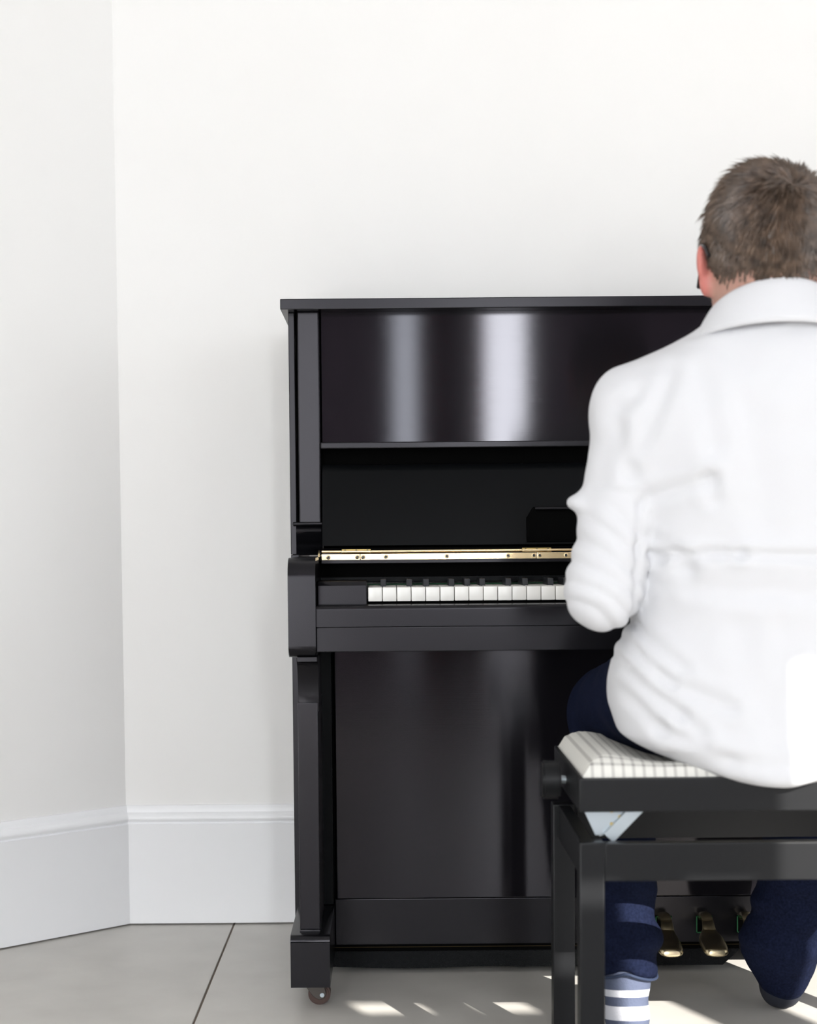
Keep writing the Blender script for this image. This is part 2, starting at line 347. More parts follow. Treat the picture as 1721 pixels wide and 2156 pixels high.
# keys: 52 white, 36 black
KP = 1.222 / 52
bm = bmesh.new(); add_box(bm, -KP / 2 + 0.0005, KP / 2 - 0.0005, -0.600, -0.452, 0.6695, 0.6922, 0.0012, 2)
k0 = from_bm('white_key', bm, IVORY, piano); base = Vector(k0.location)
for k in range(52):
    o = k0 if k == 0 else k0.copy()
    if k: COL.objects.link(o)
    o.location = base + Vector((-0.0375 + KP * (k + 0.5), 0, random.uniform(-0.0002, 0.0002)))
bm = bmesh.new(); add_box(bm, -0.0048, 0.0048, -0.550, -0.452, 0.690, 0.7040, 0.0016, 2)
for v in bm.verts:
    if v.co.y < -0.54 and v.co.z > 0.695: v.co.y += 0.006
b0 = from_bm('black_key', bm, EBONY, piano); base = Vector(b0.location); first = True
for k in range(1, 52):
    if (k - 1) % 7 in (0, 2, 3, 5, 6):
        o = b0 if first else b0.copy()
        if not first: COL.objects.link(o)
        first = False
        off = {0: 0.0015, 2: -0.0022, 3: 0.0022, 5: -0.0025, 6: 0.0}[(k - 1) % 7]
        o.location = base + Vector((-0.0375 + KP * k + off, 0, 0))
# fallboard: name rail behind the keys, hinge rail with brass, raised flap
box('key_rail', -0.1210, mir(-0.1210), -0.462, -0.440, 0.6975, 0.7065, DULL, piano, 0.0012)
tube('red_felt_strip', [(-0.119, -0.4545, 0.6935), (mir(-0.119), -0.4545, 0.6935)], 0.0008, FELT, piano).name = 'felt_strip'
box('fallboard_front', -0.1210, mir(-0.1210), -0.452, -0.43, 0.7065, 0.7350, DARK, piano, 0)
box('hinge_rail', -0.1180, mir(-0.1180), -0.480, -0.42, 0.7298, 0.7466, BLACK, piano, 0.0008)
# brass hinge strips
segs = [(-0.1175, -0.0519), (-0.0513, 0.2482), (0.2488, 0.548), (0.5486, 0.85), (0.8506, 1.15), (1.1506, mir(-0.1175))]
for a, b in segs: box('hinge_leaf', a, b, -0.4822, -0.480, 0.7358, 0.7462, BRASS, piano, 0.0005)
for xc in (-0.0583, 0.2487, 0.6, 0.95, 1.2053):
    hg = box('lid_hinge', xc - 0.0246, xc + 0.0246, -0.4815, -0.474, 0.7478, 0.7540, DBRASS, piano, 0.0006)
    for dx in (-0.019, 0, 0.019): cyl('screw', (xc + dx, -0.482, 0.7520), 0.0016, 0.0012, EBONY, hg, 'y', 10)
br = [-0.117] + [v for xc in (-0.0583, 0.2487, 0.6, 0.95, 1.2053) for v in (xc - 0.0252, xc + 0.0252)] + [mir(-0.117)]
for a, b in zip(br[::2], br[1::2]):
    if b - a > 0.001: cyl('hinge_barrel', ((a + b) / 2, -0.479, 0.7502), 0.0024, b - a, BRASS, piano, 'x', 14)
for xc in (-0.0583, 0.2487, 0.6, 0.95, 1.2053): cyl('hinge_barrel', (xc, -0.4806, 0.7498), 0.0030, 0.0494, BRASS, piano, 'x', 14)
for x, z in [(-0.1057, .7405), (-0.0566, .7408), (-0.0468, .7406), (-0.0079, .7410), (0.0955, .7410), (0.1998, .7412), (0.2436, .7412), (0.2536, .7412), (0.2983, .7412), (0.40, .7412), (0.50, .7412), (0.60, .7412), (0.72, .7412), (0.83, .7412), (0.95, .7412), (1.07, .7412), (1.20, .7412)]:
    cyl('screw', (x, -0.4826, z), 0.0022, 0.0012, EBONY, piano, 'y', 12)
    bm = bmesh.new(); bmesh.ops.create_cone(bm, cap_ends=False, segments=20, radius1=0.0040, radius2=0.0023, depth=0.0006)
    bmesh.ops.transform(bm, matrix=Matrix.Translation((x, -0.4824, z)) @ Matrix.Rotation(math.pi / 2, 4, 'X'), verts=bm.verts[:]); from_bm('screw_cup', bm, BRASS, piano)
prism('hinge_end_plate', [(-0.480, 0.7450), (-0.470, 0.7520), (-0.460, 0.7530), (-0.460, 0.7415), (-0.482, 0.7415)], -0.1235, -0.1205, BRASS, piano, 'x')
# raised fallboard flap leaning back, rounded top edge
prism('fallboard_flap', [(-0.400, 0.7600), (-0.380, 0.7600), (-0.352, 0.9000), (-0.358, 0.9035), (-0.364, 0.9020), (-0.3695, 0.8965), (-0.372, 0.890)], -0.1195, mir(-0.1195), DULL, piano, 'x', 0.001)
box('fallboard_step', -0.1190, mir(-0.1190), -0.44, -0.37, 0.7530, 0.7560, DARK, piano, 0)
# folding music ledge on the flap: chamfered ends, block in near-black for the shade under it
def ledge_outline(x0, x1, z0, z1, c): return [(x0, z0), (x0, z1 - c * 1.6), (x0 + c, z1), (x1 - c, z1), (x1, z1 - c * 1.6), (x1, z0)]
prism('music_ledge', ledge_outline(0.2385, mir(0.2385), 0.7640, 0.8250, 0.0120), -0.404, -0.380, DARK, piano, 'y', 0.0012)
prism('music_ledge_lip', [(-0.404, 0.8185), (-0.409, 0.8190), (-0.411, 0.8210), (-0.409, 0.8245), (-0.404, 0.8255)], 0.2530, mir(0.2530), BLACK, piano, 'x')

# pedals
def pedal(xs, xp, label=None):
    w = lambda h: (h, 0, 0)
    R = [((xs, -0.392, 0.094), w(0.0085), (0, 0.002, 0.007)), ((xs, -0.410, 0.1030), w(0.0090), (0, 0.002, 0.0070)),
         ((xs, -0.426, 0.1075), w(0.0092), (0, 0.004, 0.005)), ((xs + 0.001, -0.437, 0.1060), w(0.0096), (0, 0.006, 0.004)),
         ((xs + 0.001, -0.448, 0.0960), w(0.0104), (0, 0.007, 0.003)), ((xs + 0.001, -0.458, 0.0860), w(0.0115), (0, 0.006, 0.004)),
         ((xp + 0.001, -0.468, 0.0815), w(0.0180), (0, 0.003, 0.006)), ((xp, -0.486, 0.0770), w(0.0222), (0, 0.002, 0.0085)),
         ((xp + 0.001, -0.508, 0.0715), w(0.0222), (0, 0.002, 0.0095)), ((xp + 0.002, -0.524, 0.0670), w(0.0205), (0, 0.002, 0.0085)), ((xp + 0.002, -0.530, 0.0655), w(0.0160), (0, 0.001, 0.0055))]
    o = loft('pedal', R, PEDAL, piano, 20, 1, 3.2)
    bm = bmesh.new(); x0, x1, z0, z1, t = xs - 0.0115, xs + 0.0170, 0.070, 0.1010, 0.0018
    for a in ((x0, x1, z1 - t, z1), (x0, x1, z0, z0 + t), (x0, x0 + t, z0, z1), (x1 - t, x1, z0, z1)): add_box(bm, a[0], a[1], -0.4045, -0.401, a[2], a[3])
    from_bm('felt_trim', bm, FELT, piano, False)
    box('pedal_slot_shade', x0 + t, x1 - t, -0.4030, -0.4015, z0 + t, z1 - t, DARK, piano, 0)  # dark plate on the rail, painted as the shade inside the slot
    return o
pedal(0.4750, 0.4690); pedal(0.5470, 0.5455); pedal(0.6190, 0.6190)

# ------------------------------------------------------------------ the stool
SX0, SX1, SYN, SYF = 0.2415, 0.8150, -1.150, -0.815
stool = thing('piano_stool', 'black adjustable piano stool with padded gingham seat under the man', 'stool', ((SX0 + SX1) / 2, (SYN + SYF) / 2, 0))
for lx in (SX0, SX1 - 0.0325):
    for ly in (SYN, SYF - 0.0325):
        d = 0.0 if ly == SYN else (-0.004 if lx == SX0 else 0.004)
        box('leg', lx + d, lx + 0.0325 + d, ly, ly + 0.0325, 0.0, 0.3748, STOOLM, stool, 0.0022)
a, b = SX0 + 0.0325, SX1 - 0.0325
box('lower_rail', a, b, SYN + 0.001, SYN + 0.020, 0.3239, 0.3735, STOOLM, stool, 0.0018)
box('lower_rail', a, b, SYF - 0.020, SYF - 0.001, 0.3210, 0.3735, STOOLM, stool, 0.0018)
box('lower_rail', SX0 + 0.004, SX0 + 0.022, SYN + 0.0325, SYF - 0.0325, 0.3239, 0.3735, STOOLM, stool, 0.0018)
box('lower_rail', SX1 - 0.022, SX1 - 0.004, SYN + 0.0325, SYF - 0.0325, 0.3239, 0.3735, STOOLM, stool, 0.0018)
box('seat_rail', SX0, SX1, SYN, SYN + 0.020, 0.4145, 0.4583, STOOLM, stool, 0.0018)
box('seat_rail', SX0 + 0.002, SX1 - 0.002, SYF - 0.018, SYF + 0.003, 0.4145, 0.4583, STOOLM, stool, 0.0018)
box('seat_rail', SX0, SX0 + 0.018, SYN + 0.0202, SYF - 0.018, 0.4145, 0.4583, STOOLM, stool, 0.0018)
box('seat_rail', SX1 - 0.018, SX1, SYN + 0.0202, SYF - 0.018, 0.4145, 0.4583, STOOLM, stool, 0.0018)
# steel corner mechanism between the two frames
def strut(p, q, wy, th, m, name='scissor_arm'):
    p, q = Vector(p), Vector(q); d = (q - p).normalized(); n_ = Vector((-d.z, 0, d.x)) * th
    pts = [(p.x - n_.x, p.z - n_.z), (q.x - n_.x, q.z - n_.z), (q.x + n_.x, q.z + n_.z), (p.x + n_.x, p.z + n_.z)]
    return prism(name, pts, p.y, p.y + wy, m, stool, 'y', 0.0006)
BY = SYN + 0.024
prism('corner_plate', [(0.2480, 0.4180), (0.3120, 0.4180), (0.2760, 0.3790), (0.2660, 0.3790)], BY + 0.008, BY + 0.010, STEEL, stool, 'y')
strut((0.2820, BY, 0.3760), (0.3230, BY, 0.4180), 0.006, 0.0085, STEEL)
strut((0.2580, BY + 0.02, 0.4180), (0.2760, BY + 0.02, 0.3760), 0.004, 0.0035, STEEL)
strut((0.7745, BY, 0.3760), (0.7335, BY, 0.4180), 0.006, 0.0085, STEEL)
for x, z in ((0.2870, 0.4110), (0.2980, 0.4030), (0.2875, 0.3935)): cyl('rivet', (x, BY + 0.007, z), 0.0024, 0.003, DBRASS, stool, 'y', 12)
tube('screw_rod', [(SX0 + 0.01, -0.985, 0.431), (SX1 - 0.01, -0.985, 0.431)], 0.005, STEEL, stool)
# round knob on the left end
kn = cyl('knob', (0.2205, -0.985, 0.4330), 0.0268, 0.026, STOOLM, stool, 'x', 40, 0.003)
cyl('knob_shaft', (0.2370, -0.985, 0.4330), 0.006, 0.012, STEEL, stool, 'x', 16)
# padded seat in checked cloth
GING = mat('gingham_cloth', (0.7, 0.69, 0.64), 0.9, spec=0.2)
g = N(GING, 'ShaderNodeNewGeometry'); sp = N(GING, 'ShaderNodeSeparateXYZ'); LK(GING, g.outputs['Position'], sp.inputs[0])
def band(sock, per):
    a = N(GING, 'ShaderNodeMath', operation='MULTIPLY'); a.inputs[1].default_value = 2 * math.pi / per; LK(GING, sock, a.inputs[0])
    c = N(GING, 'ShaderNodeMath', operation='SINE'); LK(GING, a.outputs[0], c.inputs[0])
    r = N(GING, 'ShaderNodeMapRange'); r.inputs[1].default_value = 0.35; r.inputs[2].default_value = 0.75; LK(GING, c.outputs[0], r.inputs[0]); return r.outputs[0]
ad = N(GING, 'ShaderNodeMath', operation='ADD'); LK(GING, band(sp.outputs[0], 0.0135), ad.inputs[0]); LK(GING, band(sp.outputs[1], 0.0135), ad.inputs[1])
rp = N(GING, 'ShaderNodeMapRange'); rp.inputs[2].default_value = 2.0; LK(GING, ad.outputs[0], rp.inputs[0])
mx = N(GING, 'ShaderNodeMix', data_type='RGBA'); LK(GING, rp.outputs[0], mx.inputs[0]); mx.inputs[6].default_value = (0.78, 0.77, 0.72, 1); mx.inputs[7].default_value = (0.34, 0.325, 0.31, 1)
LK(GING, mx.outputs[2], P(GING).inputs['Base Color'])
def cushion():
    bm = bmesh.new(); nx_, ny_ = 60, 44; x0, x1, y0, y1 = SX0 + 0.006, SX1 - 0.006, SYN + 0.010, SYF - 0.006; G = []
    for j in range(ny_ + 1):
        row = []
        for i in range(nx_ + 1):
            u, v = i / nx_, j / ny_; e = min(min(u, 1 - u) * (x1 - x0) / 0.055, min(v, 1 - v) * (y1 - y0) / 0.055, 1)
            h = 0.4585 + 0.030 * math.sqrt(1 - (1 - e) ** 2)
            x = x0 + (x1 - x0) * u; y = y0 + (y1 - y0) * v
            s = max(0, min(1, (x - 0.262) / 0.10)) * max(0, min(1, (0.790 - x) / 0.10)); s = s * s * (3 - 2 * s)
            h -= s * 0.020 * min(e, 1)
            row.append(bm.verts.new((x, y, h)))
        G.append(row)
    for j in range(ny_):
        for i in range(nx_): bm.faces.new((G[j][i], G[j][i + 1], G[j + 1][i + 1], G[j + 1][i]))
    edge = [G[0][i] for i in range(nx_ + 1)] + [G[j][nx_] for j in range(1, ny_ + 1)] + [G[ny_][i] for i in range(nx_ - 1, -1, -1)] + [G[j][0] for j in range(ny_ - 1, 0, -1)]
    low = [bm.verts.new((v.co.x, v.co.y, 0.440)) for v in edge]; k = len(edge)
    for i in range(k): bm.faces.new((edge[i], low[i], low[(i + 1) % k], edge[(i + 1) % k]))
    bm.faces.new(low); return from_bm('seat_cushion', bm, GING, stool)
cushion()

# ------------------------------------------------------------------ the man
SKIN = mat('skin', (0.50, 0.285, 0.225), 0.5, spec=0.4, Subsurface_Weight=0.25, Subsurface_Scale=0.01)
P(SKIN).inputs['Subsurface Radius'].default_value = (1.0, 0.35, 0.2)
g = N(SKIN, 'ShaderNodeNewGeometry'); sp = N(SKIN, 'ShaderNodeSeparateXYZ'); LK(SKIN, g.outputs['Position'], sp.inputs[0])
e1 = N(SKIN, 'ShaderNodeMath', operation='SUBTRACT'); e1.inputs[1].default_value = 0.492; LK(SKIN, sp.outputs[0], e1.inputs[0])
e2 = N(SKIN, 'ShaderNodeMath', operation='ABSOLUTE'); LK(SKIN, e1.outputs[0], e2.inputs[0])
e3 = N(SKIN, 'ShaderNodeMapRange'); e3.inputs[1].default_value = 0.070; e3.inputs[2].default_value = 0.082; LK(SKIN, e2.outputs[0], e3.inputs[0])
e4 = N(SKIN, 'ShaderNodeMapRange'); e4.inputs[1].default_value = 1.03; e4.inputs[2].default_value = 1.05; LK(SKIN, sp.outputs[2], e4.inputs[0])
e5 = N(SKIN, 'ShaderNodeMath', operation='MULTIPLY'); LK(SKIN, e3.outputs[0], e5.inputs[0]); LK(SKIN, e4.outputs[0], e5.inputs[1])
e6 = N(SKIN, 'ShaderNodeMix', data_type='RGBA'); LK(SKIN, e5.outputs[0], e6.inputs[0]); e6.inputs[6].default_value = (0.50, 0.285, 0.225, 1); e6.inputs[7].default_value = (0.58, 0.20, 0.17, 1)
LK(SKIN, e6.outputs[2], P(SKIN).inputs['Base Color'])
SHIRT = mat('white_cotton', (0.66, 0.663, 0.685), 0.85, spec=0.2)
JEAN = mat('navy_denim', (0.018, 0.028, 0.075), 0.9, spec=0.05); noisy(JEAN, (0.0045, 0.0065, 0.017), (0.009, 0.0125, 0.032), 260)
bump(JEAN, 900, 0.3, 0.0006)
HAIRM = mat('brown_hair', (0.16, 0.10, 0.065), 0.42, spec=0.5)
noisy(HAIRM, (0.050, 0.034, 0.025), (0.150, 0.100, 0.070), 70, detail=2)
BLK = mat('glasses_frame', (0.01, 0.01, 0.012), 0.3)
LENS = mat('clear_lens', (1, 1, 1), 0.02); P(LENS).inputs['Transmission Weight'].default_value = 1.0
EYEW = mat('eye_white', (0.85, 0.85, 0.83), 0.2)

def rcone(p, a, b, ra, rb):
    a = np.array(a, dtype=np.float32); b = np.array(b, dtype=np.float32); d = b - a; L2 = float(d @ d)
    t = np.clip(((p - a) @ d) / L2, 0, 1)
    return np.linalg.norm(p - a - t[:, None] * d, axis=1) - (ra + (rb - ra) * t)
def ell(p, c, r, R=None):
    q = p - np.array(c, dtype=np.float32)
    if R is not None: q = q @ R
    r = np.array(r, dtype=np.float32); k0 = np.linalg.norm(q / r, axis=1); k1 = np.linalg.norm(q / (r * r), axis=1)
    return k0 * (k0 - 1) / np.maximum(k1, 1e-6)
def smin(a, b, k):
    h = np.maximum(k - np.abs(a - b), 0) / k; return np.minimum(a, b) - h * h * k * 0.25
def smax(a, b, k): return -smin(-a, -b, k)

def surface_nets(f, lo, hi, h):
    """mesh of f=0; f is evaluated only near the surface (coarse pass first)"""
    lo = np.array(lo, dtype=np.float32); n = [int(math.ceil((hi[i] - lo[i]) / h / 4)) * 4 + 1 for i in range(3)]
    C = 4; nc = [(k - 1) // C + 1 for k in n]
    gc = np.stack(np.meshgrid(*[lo[i] + np.arange(nc[i], dtype=np.float32) * h * C for i in range(3)], indexing='ij'), -1).reshape(-1, 3)
    dc = f(gc).reshape(nc)
    V = np.repeat(np.repeat(np.repeat(dc, C, 0), C, 1), C, 2)[:n[0], :n[1], :n[2]].astype(np.float32)
    near = np.abs(V) < h * C * 3.2
    idx = np.argwhere(near); V[near] = f(lo + idx.astype(np.float32) * h)
    s = V < 0
    a = s[:-1, :-1, :-1]; mixed = np.zeros_like(a); cs = []
    for dx in (0, 1):
        for dy in (0, 1):
            for dz in (0, 1):
                c = s[dx:s.shape[0] - 1 + dx, dy:s.shape[1] - 1 + dy, dz:s.shape[2] - 1 + dz]; mixed |= (c != a)
    cells = np.argwhere(mixed); vid = -np.ones(a.shape, dtype=np.int64); vid[mixed] = np.arange(len(cells))
    acc = np.zeros((len(cells), 3), dtype=np.float32); cnt = np.zeros(len(cells), dtype=np.float32)
    cor = [np.array((x, y, z)) for x in (0, 1) for y in (0, 1) for z in (0, 1)]
    for A in cor:
        for ax in range(3):
            if A[ax]: continue
            B = A.copy(); B[ax] = 1
            va = V[tuple((cells + A).T)]; vb = V[tuple((cells + B).T)]; m = (va < 0) != (vb < 0)
            t = np.where(m, va / np.where(va == vb, 1, va - vb), 0)
            pos = A + np.outer(t, (B - A)); acc[m] += pos[m]; cnt[m] += 1
    co = lo + (cells + acc / cnt[:, None]) * h
    F = []
    for ax in range(3):
        sl0 = [slice(None)] * 3; sl1 = [slice(None)] * 3; sl0[ax] = slice(0, -1); sl1[ax] = slice(1, None)
        e = s[tuple(sl0)] != s[tuple(sl1)]
        u, v = (ax + 1) % 3, (ax + 2) % 3
        ei = np.argwhere(e); ei = ei[(ei[:, u] > 0) & (ei[:, v] > 0) & (ei[:, u] < s.shape[u] - 1) & (ei[:, v] < s.shape[v] - 1)]
        flip = s[tuple(ei.T)]
        q = []
        for du, dv in ((1, 1), (0, 1), (0, 0), (1, 0)):
            c = ei.copy(); c[:, u] -= du; c[:, v] -= dv; q.append(vid[tuple(c.T)])
        q = np.stack(q, 1); q[~flip] = q[~flip][:, ::-1]; F.append(q)
    F = np.concatenate(F); return co.astype(np.float64), F[(F >= 0).all(1)]
def mesh_np(name, co, F, m, parent, smooth_iter=0):
    if smooth_iter:
        E = np.concatenate([F[:, [0, 1]], F[:, [1, 2]], F[:, [2, 3]], F[:, [3, 0]]]); E = np.concatenate([E, E[:, ::-1]])
        deg = np.bincount(E[:, 0], minlength=len(co))[:, None]
        for _ in range(smooth_iter):
            s_ = np.stack([np.bincount(E[:, 0], co[E[:, 1], k], minlength=len(co)) for k in range(3)], 1)
            co = co * 0.4 + 0.6 * s_ / np.maximum(deg, 1)
    me = bpy.data.meshes.new(name); me.from_pydata(co.tolist(), [], F.tolist()); me.shade_smooth()
    return link(name, me, m, parent), co
def normals(co, F):
    n = np.cross(co[F[:, 2]] - co[F[:, 0]], co[F[:, 3]] - co[F[:, 1]]); o = np.zeros_like(co)
    for k in range(4):
        for a in range(3): o[:, a] += np.bincount(F[:, k], n[:, a], minlength=len(co))
    return o / np.maximum(np.linalg.norm(o, axis=1)[:, None], 1e-12)

man = thing('person', 'man seen from behind in a white shirt and dark blue jeans, seated at the piano', 'person', (0.50, -1.0, 0))
PX = 0.500
# head frame: tilted forward, looking down at the keys
HC = np.array((0.492, -1.105, 1.112)); pit = math.radians(-4)
RH = np.array([[1, 0, 0], [0, math.cos(pit), -math.sin(pit)], [0, math.sin(pit), math.cos(pit)]])   # local -> room
def hl(v): return HC + RH @ (np.array(v) * 0.97)
def head_sdf(p):
    q = ((p - HC.astype(np.float32)) @ RH.astype(np.float32)) / 0.97
    d = ell(q, (0, -0.012, 0.030), (0.0770, 0.094, 0.092))
    d = smin(d, ell(q, (0, 0.035, -0.045), (0.061, 0.066, 0.078)), 0.04)
    d = smin(d, ell(q, (0, 0.055, -0.092), (0.045, 0.043, 0.034)), 0.04)
    d = smin(d, rcone(q, (0, 0.096, 0.008), (0, 0.117, -0.036), 0.007, 0.012), 0.015)
    d = smin(d, ell(q, (0, 0.088, 0.022), (0.045, 0.012, 0.009)), 0.015)
    d = smin(d, ell(q, (0, 0.099, -0.066), (0.022, 0.008, 0.0055)), 0.006)
    d = smin(d, ell(q, (0, 0.098, -0.076), (0.019, 0.008, 0.0060)), 0.006)
    for s in (-1, 1):
        d = smax(d, -ell(q, (s * 0.031, 0.108, 0.002), (0.015, 0.014, 0.010)), 0.008)
        a = math.radians(24) * s; R = np.array([[math.cos(a), -math.sin(a), 0], [math.sin(a), math.cos(a), 0], [0, 0, 1]], dtype=np.float32)
        c = (s * 0.0800, -0.004, -0.026)
        e = ell(q, (s * 0.0870, -0.006, 0.012), (0.0072, 0.020, 0.026), R)
        e = smin(e, ell(q, (s * 0.0815, 0.000, -0.017), (0.0085, 0.012, 0.015), R), 0.008)
        e = smax(e, -ell(q, (s * 0.0970, 0.006, 0.009), (0.0070, 0.011, 0.016), R), 0.004)
        d = smin(d, e, 0.006)
    d = d * 0.97
    n = rcone(p, (0.492, -1.122, 1.10), (PX, -1.115, 0.96), 0.062, 0.066)
    return smin(d, n, 0.03)
KN = {-1: (0.350, -0.690, 0.497), 1: (0.672, -0.670, 0.497)}
AN = {-1: (0.358, -0.765, 0.090), 1: (0.632, -0.625, 0.080)}
EL = {-1: (0.2795, -1.105, 0.698), 1: (0.7205, -1.105, 0.698)}
SH = {-1: (0.333, -1.090, 0.922), 1: (0.667, -1.090, 0.922)}
WR = {-1: (0.385, -0.790, 0.728), 1: (0.640, -0.790, 0.728)}
def hand_segs(s):
    w = np.array(WR[s]); out = []
    pc = w + np.array((s * -0.004, 0.075, 0.004)); out.append((w, pc, 0.022, 0.019))
    for k, (dx, L) in enumerate(((-0.030, 0.055), (-0.010, 0.068), (0.010, 0.073), (0.029, 0.066))):
        root = w + np.array((dx * 0.95, 0.080, 0.004)); out.append((w + np.array((dx * 0.5, 0.01, 0)), root, 0.013, 0.0115))
        mid = root + np.array((dx * 0.12, L * 0.50, 0.004)); tip0 = mid + np.array((dx * 0.05, L * 0.30, -0.016))
        tip = np.array((tip0[0], tip0[1] + L * 0.10, 0.7005)); out += [(root, mid, 0.0100, 0.0088), (mid, tip0, 0.0088, 0.0078), (tip0, tip, 0.0078, 0.0068)]
    t0 = w + np.array((-s * 0.018, 0.020, -0.002)); t1 = t0 + np.array((-s * 0.026, 0.032, -0.006)); t2 = t1 + np.array((-s * 0.010, 0.034, -0.014))
    out += [(t0, t1, 0.014, 0.0105), (t1, t2, 0.0100, 0.0075)]
    return out
def body_sdf(p):
    d = head_sdf(p)
    t = ell(p, (PX, -1.07, 0.86), (0.150, 0.085, 0.16)); t = smin(t, ell(p, (PX, -1.05, 0.64), (0.135, 0.085, 0.16)), 0.05)
    t = smin(t, ell(p, (PX, -1.03, 0.545), (0.165, 0.095, 0.060)), 0.05); d = smin(d, t, 0.04)
    for s in (-1, 1):
        d = smin(d, rcone(p, SH[s], EL[s], 0.042, 0.031), 0.03); d = smin(d, rcone(p, EL[s], WR[s], 0.031, 0.022), 0.01)
        for a, b, ra, rb in hand_segs(s): d = smin(d, rcone(p, a, b, ra, rb), 0.004)
        d = smin(d, rcone(p, (PX + s * 0.09, -1.03, 0.552), KN[s], 0.072, 0.052), 0.03)
        an = np.array(AN[s]); d = smin(d, rcone(p, KN[s], an, 0.050, 0.030), 0.01)
        dz = 0.022 if s < 0 else 0.06; dy = 0.17 if s < 0 else 0.155
        heel = an + np.array((0, -0.012, -0.058)); toe = np.array((an[0] - s * 0.012, an[1] + dy, dz))
        if s > 0: heel = np.array((0.632, -0.625, 0.030))
        d = smin(d, rcone(p, an, heel, 0.028, 0.025), 0.01); d = smin(d, rcone(p, heel, toe, 0.024, 0.019), 0.012)
    return d
co, F = surface_nets(body_sdf, (0.20, -1.24, -0.01), (0.80, -0.42, 1.26), 0.0042)
body, bco = mesh_np('body', co, F, SKIN, man, 1)

# --- shirt
ZT = np.array([0.440, 0.450, 0.460, 0.479, 0.495, 0.507, 0.544, 0.581, 0.624, 0.655, 0.72, 0.80, 0.87, 0.93, 0.97, 1.01, 1.04])
AT = np.array([0.020, 0.065, 0.095, 0.138, 0.178, 0.194, 0.206, 0.206, 0.194, 0.176, 0.172, 0.180, 0.190, 0.185, 0.160, 0.115, 0.080])
BT = np.array([0.120, 0.125, 0.128, 0.130, 0.132, 0.133, 0.133, 0.130, 0.125, 0.121, 0.117, 0.117, 0.118, 0.110, 0.098, 0.085, 0.075])
YT = np.array([-1.052, -1.052, -1.052, -1.050, -1.048, -1.046, -1.043, -1.043, -1.048, -1.052, -1.062, -1.072, -1.080, -1.087, -1.093, -1.098, -1.10])
FOLDS = []   # filled below: (x0,z0,x1,z1,amp,width)
def torso(p):
    z = p[:, 2]; zz = np.clip(z, ZT[0], ZT[-1]); a = np.interp(zz, ZT, AT); b = np.interp(zz, ZT, BT); cy = np.interp(zz, ZT, YT)
    qx, qy = (p[:, 0] - PX) / a, (p[:, 1] - cy) / b
    k = (np.abs(qx) ** 2.5 + np.abs(qy) ** 2.5) ** (1 / 2.5)
    d = (k - 1) * np.minimum(a, b)
    return smax(d, smax(ZT[0] + 0.004 - z, z - 1.035, 0.01), 0.015)
def shirt_sdf(p):
    d = torso(p)
    for s in (-1, 1):
        sh = smin(rcone(p, (PX, -1.112, 1.002), (PX + s * 0.186, -1.098, 0.943), 0.064, 0.050), rcone(p, (PX, -1.09, 0.93), (PX + s * 0.16, -1.09, 0.88), 0.09, 0.065), 0.05)
        d = smin(d, sh, 0.045)
    for s in (-1, 1):
        e, w = np.array(EL[s]), np.array(WR[s])
        a = rcone(p, SH[s], e + np.array((s * 0.002, 0, 0.002)), 0.062, 0.0465)
        a = smin(a, rcone(p, e, w - (w - e) * 0.04, 0.0430, 0.031), 0.03)
        a = smin(a, ell(p, (e[0] + s * 0.0345, -1.088, 0.8150), (0.0135, 0.028, 0.010)), 0.022)
        d = smin(d, a, 0.005)
    return d
co, F = surface_nets(shirt_sdf, (0.20, -1.25, 0.43), (0.80, -0.76, 1.10), 0.0045)
# relax, then press cloth folds into it
E = np.concatenate([F[:, [0, 1]], F[:, [1, 2]], F[:, [2, 3]], F[:, [3, 0]]]); E = np.concatenate([E, E[:, ::-1]]); deg = np.bincount(E[:, 0], minlength=len(co))[:, None]
for _ in range(3): co = co * 0.4 + 0.6 * np.stack([np.bincount(E[:, 0], co[E[:, 1], k], minlength=len(co)) for k in range(3)], 1) / np.maximum(deg, 1)
nrm = normals(co, F)
def seg_d(x, z, a, b):
    a, b = np.array(a), np.array(b); d = b - a; t = ((x - a[0]) * d[0] + (z - a[1]) * d[1]) / (d @ d); tc = np.clip(t, 0, 1)
    return (x - a[0] - tc * d[0]) * -d[1] / np.linalg.norm(d) + (z - a[1] - tc * d[1]) * d[0] / np.linalg.norm(d), np.hypot(x - a[0] - tc * d[0], z - a[1] - tc * d[1]), tc
def px2(x, y, D=2.03):
    v = fw * FPX + r2 * (x - PXX) - u2 * (y - PXY); k = D / v.y; return (v.x * k, v.z * k + CAMH)
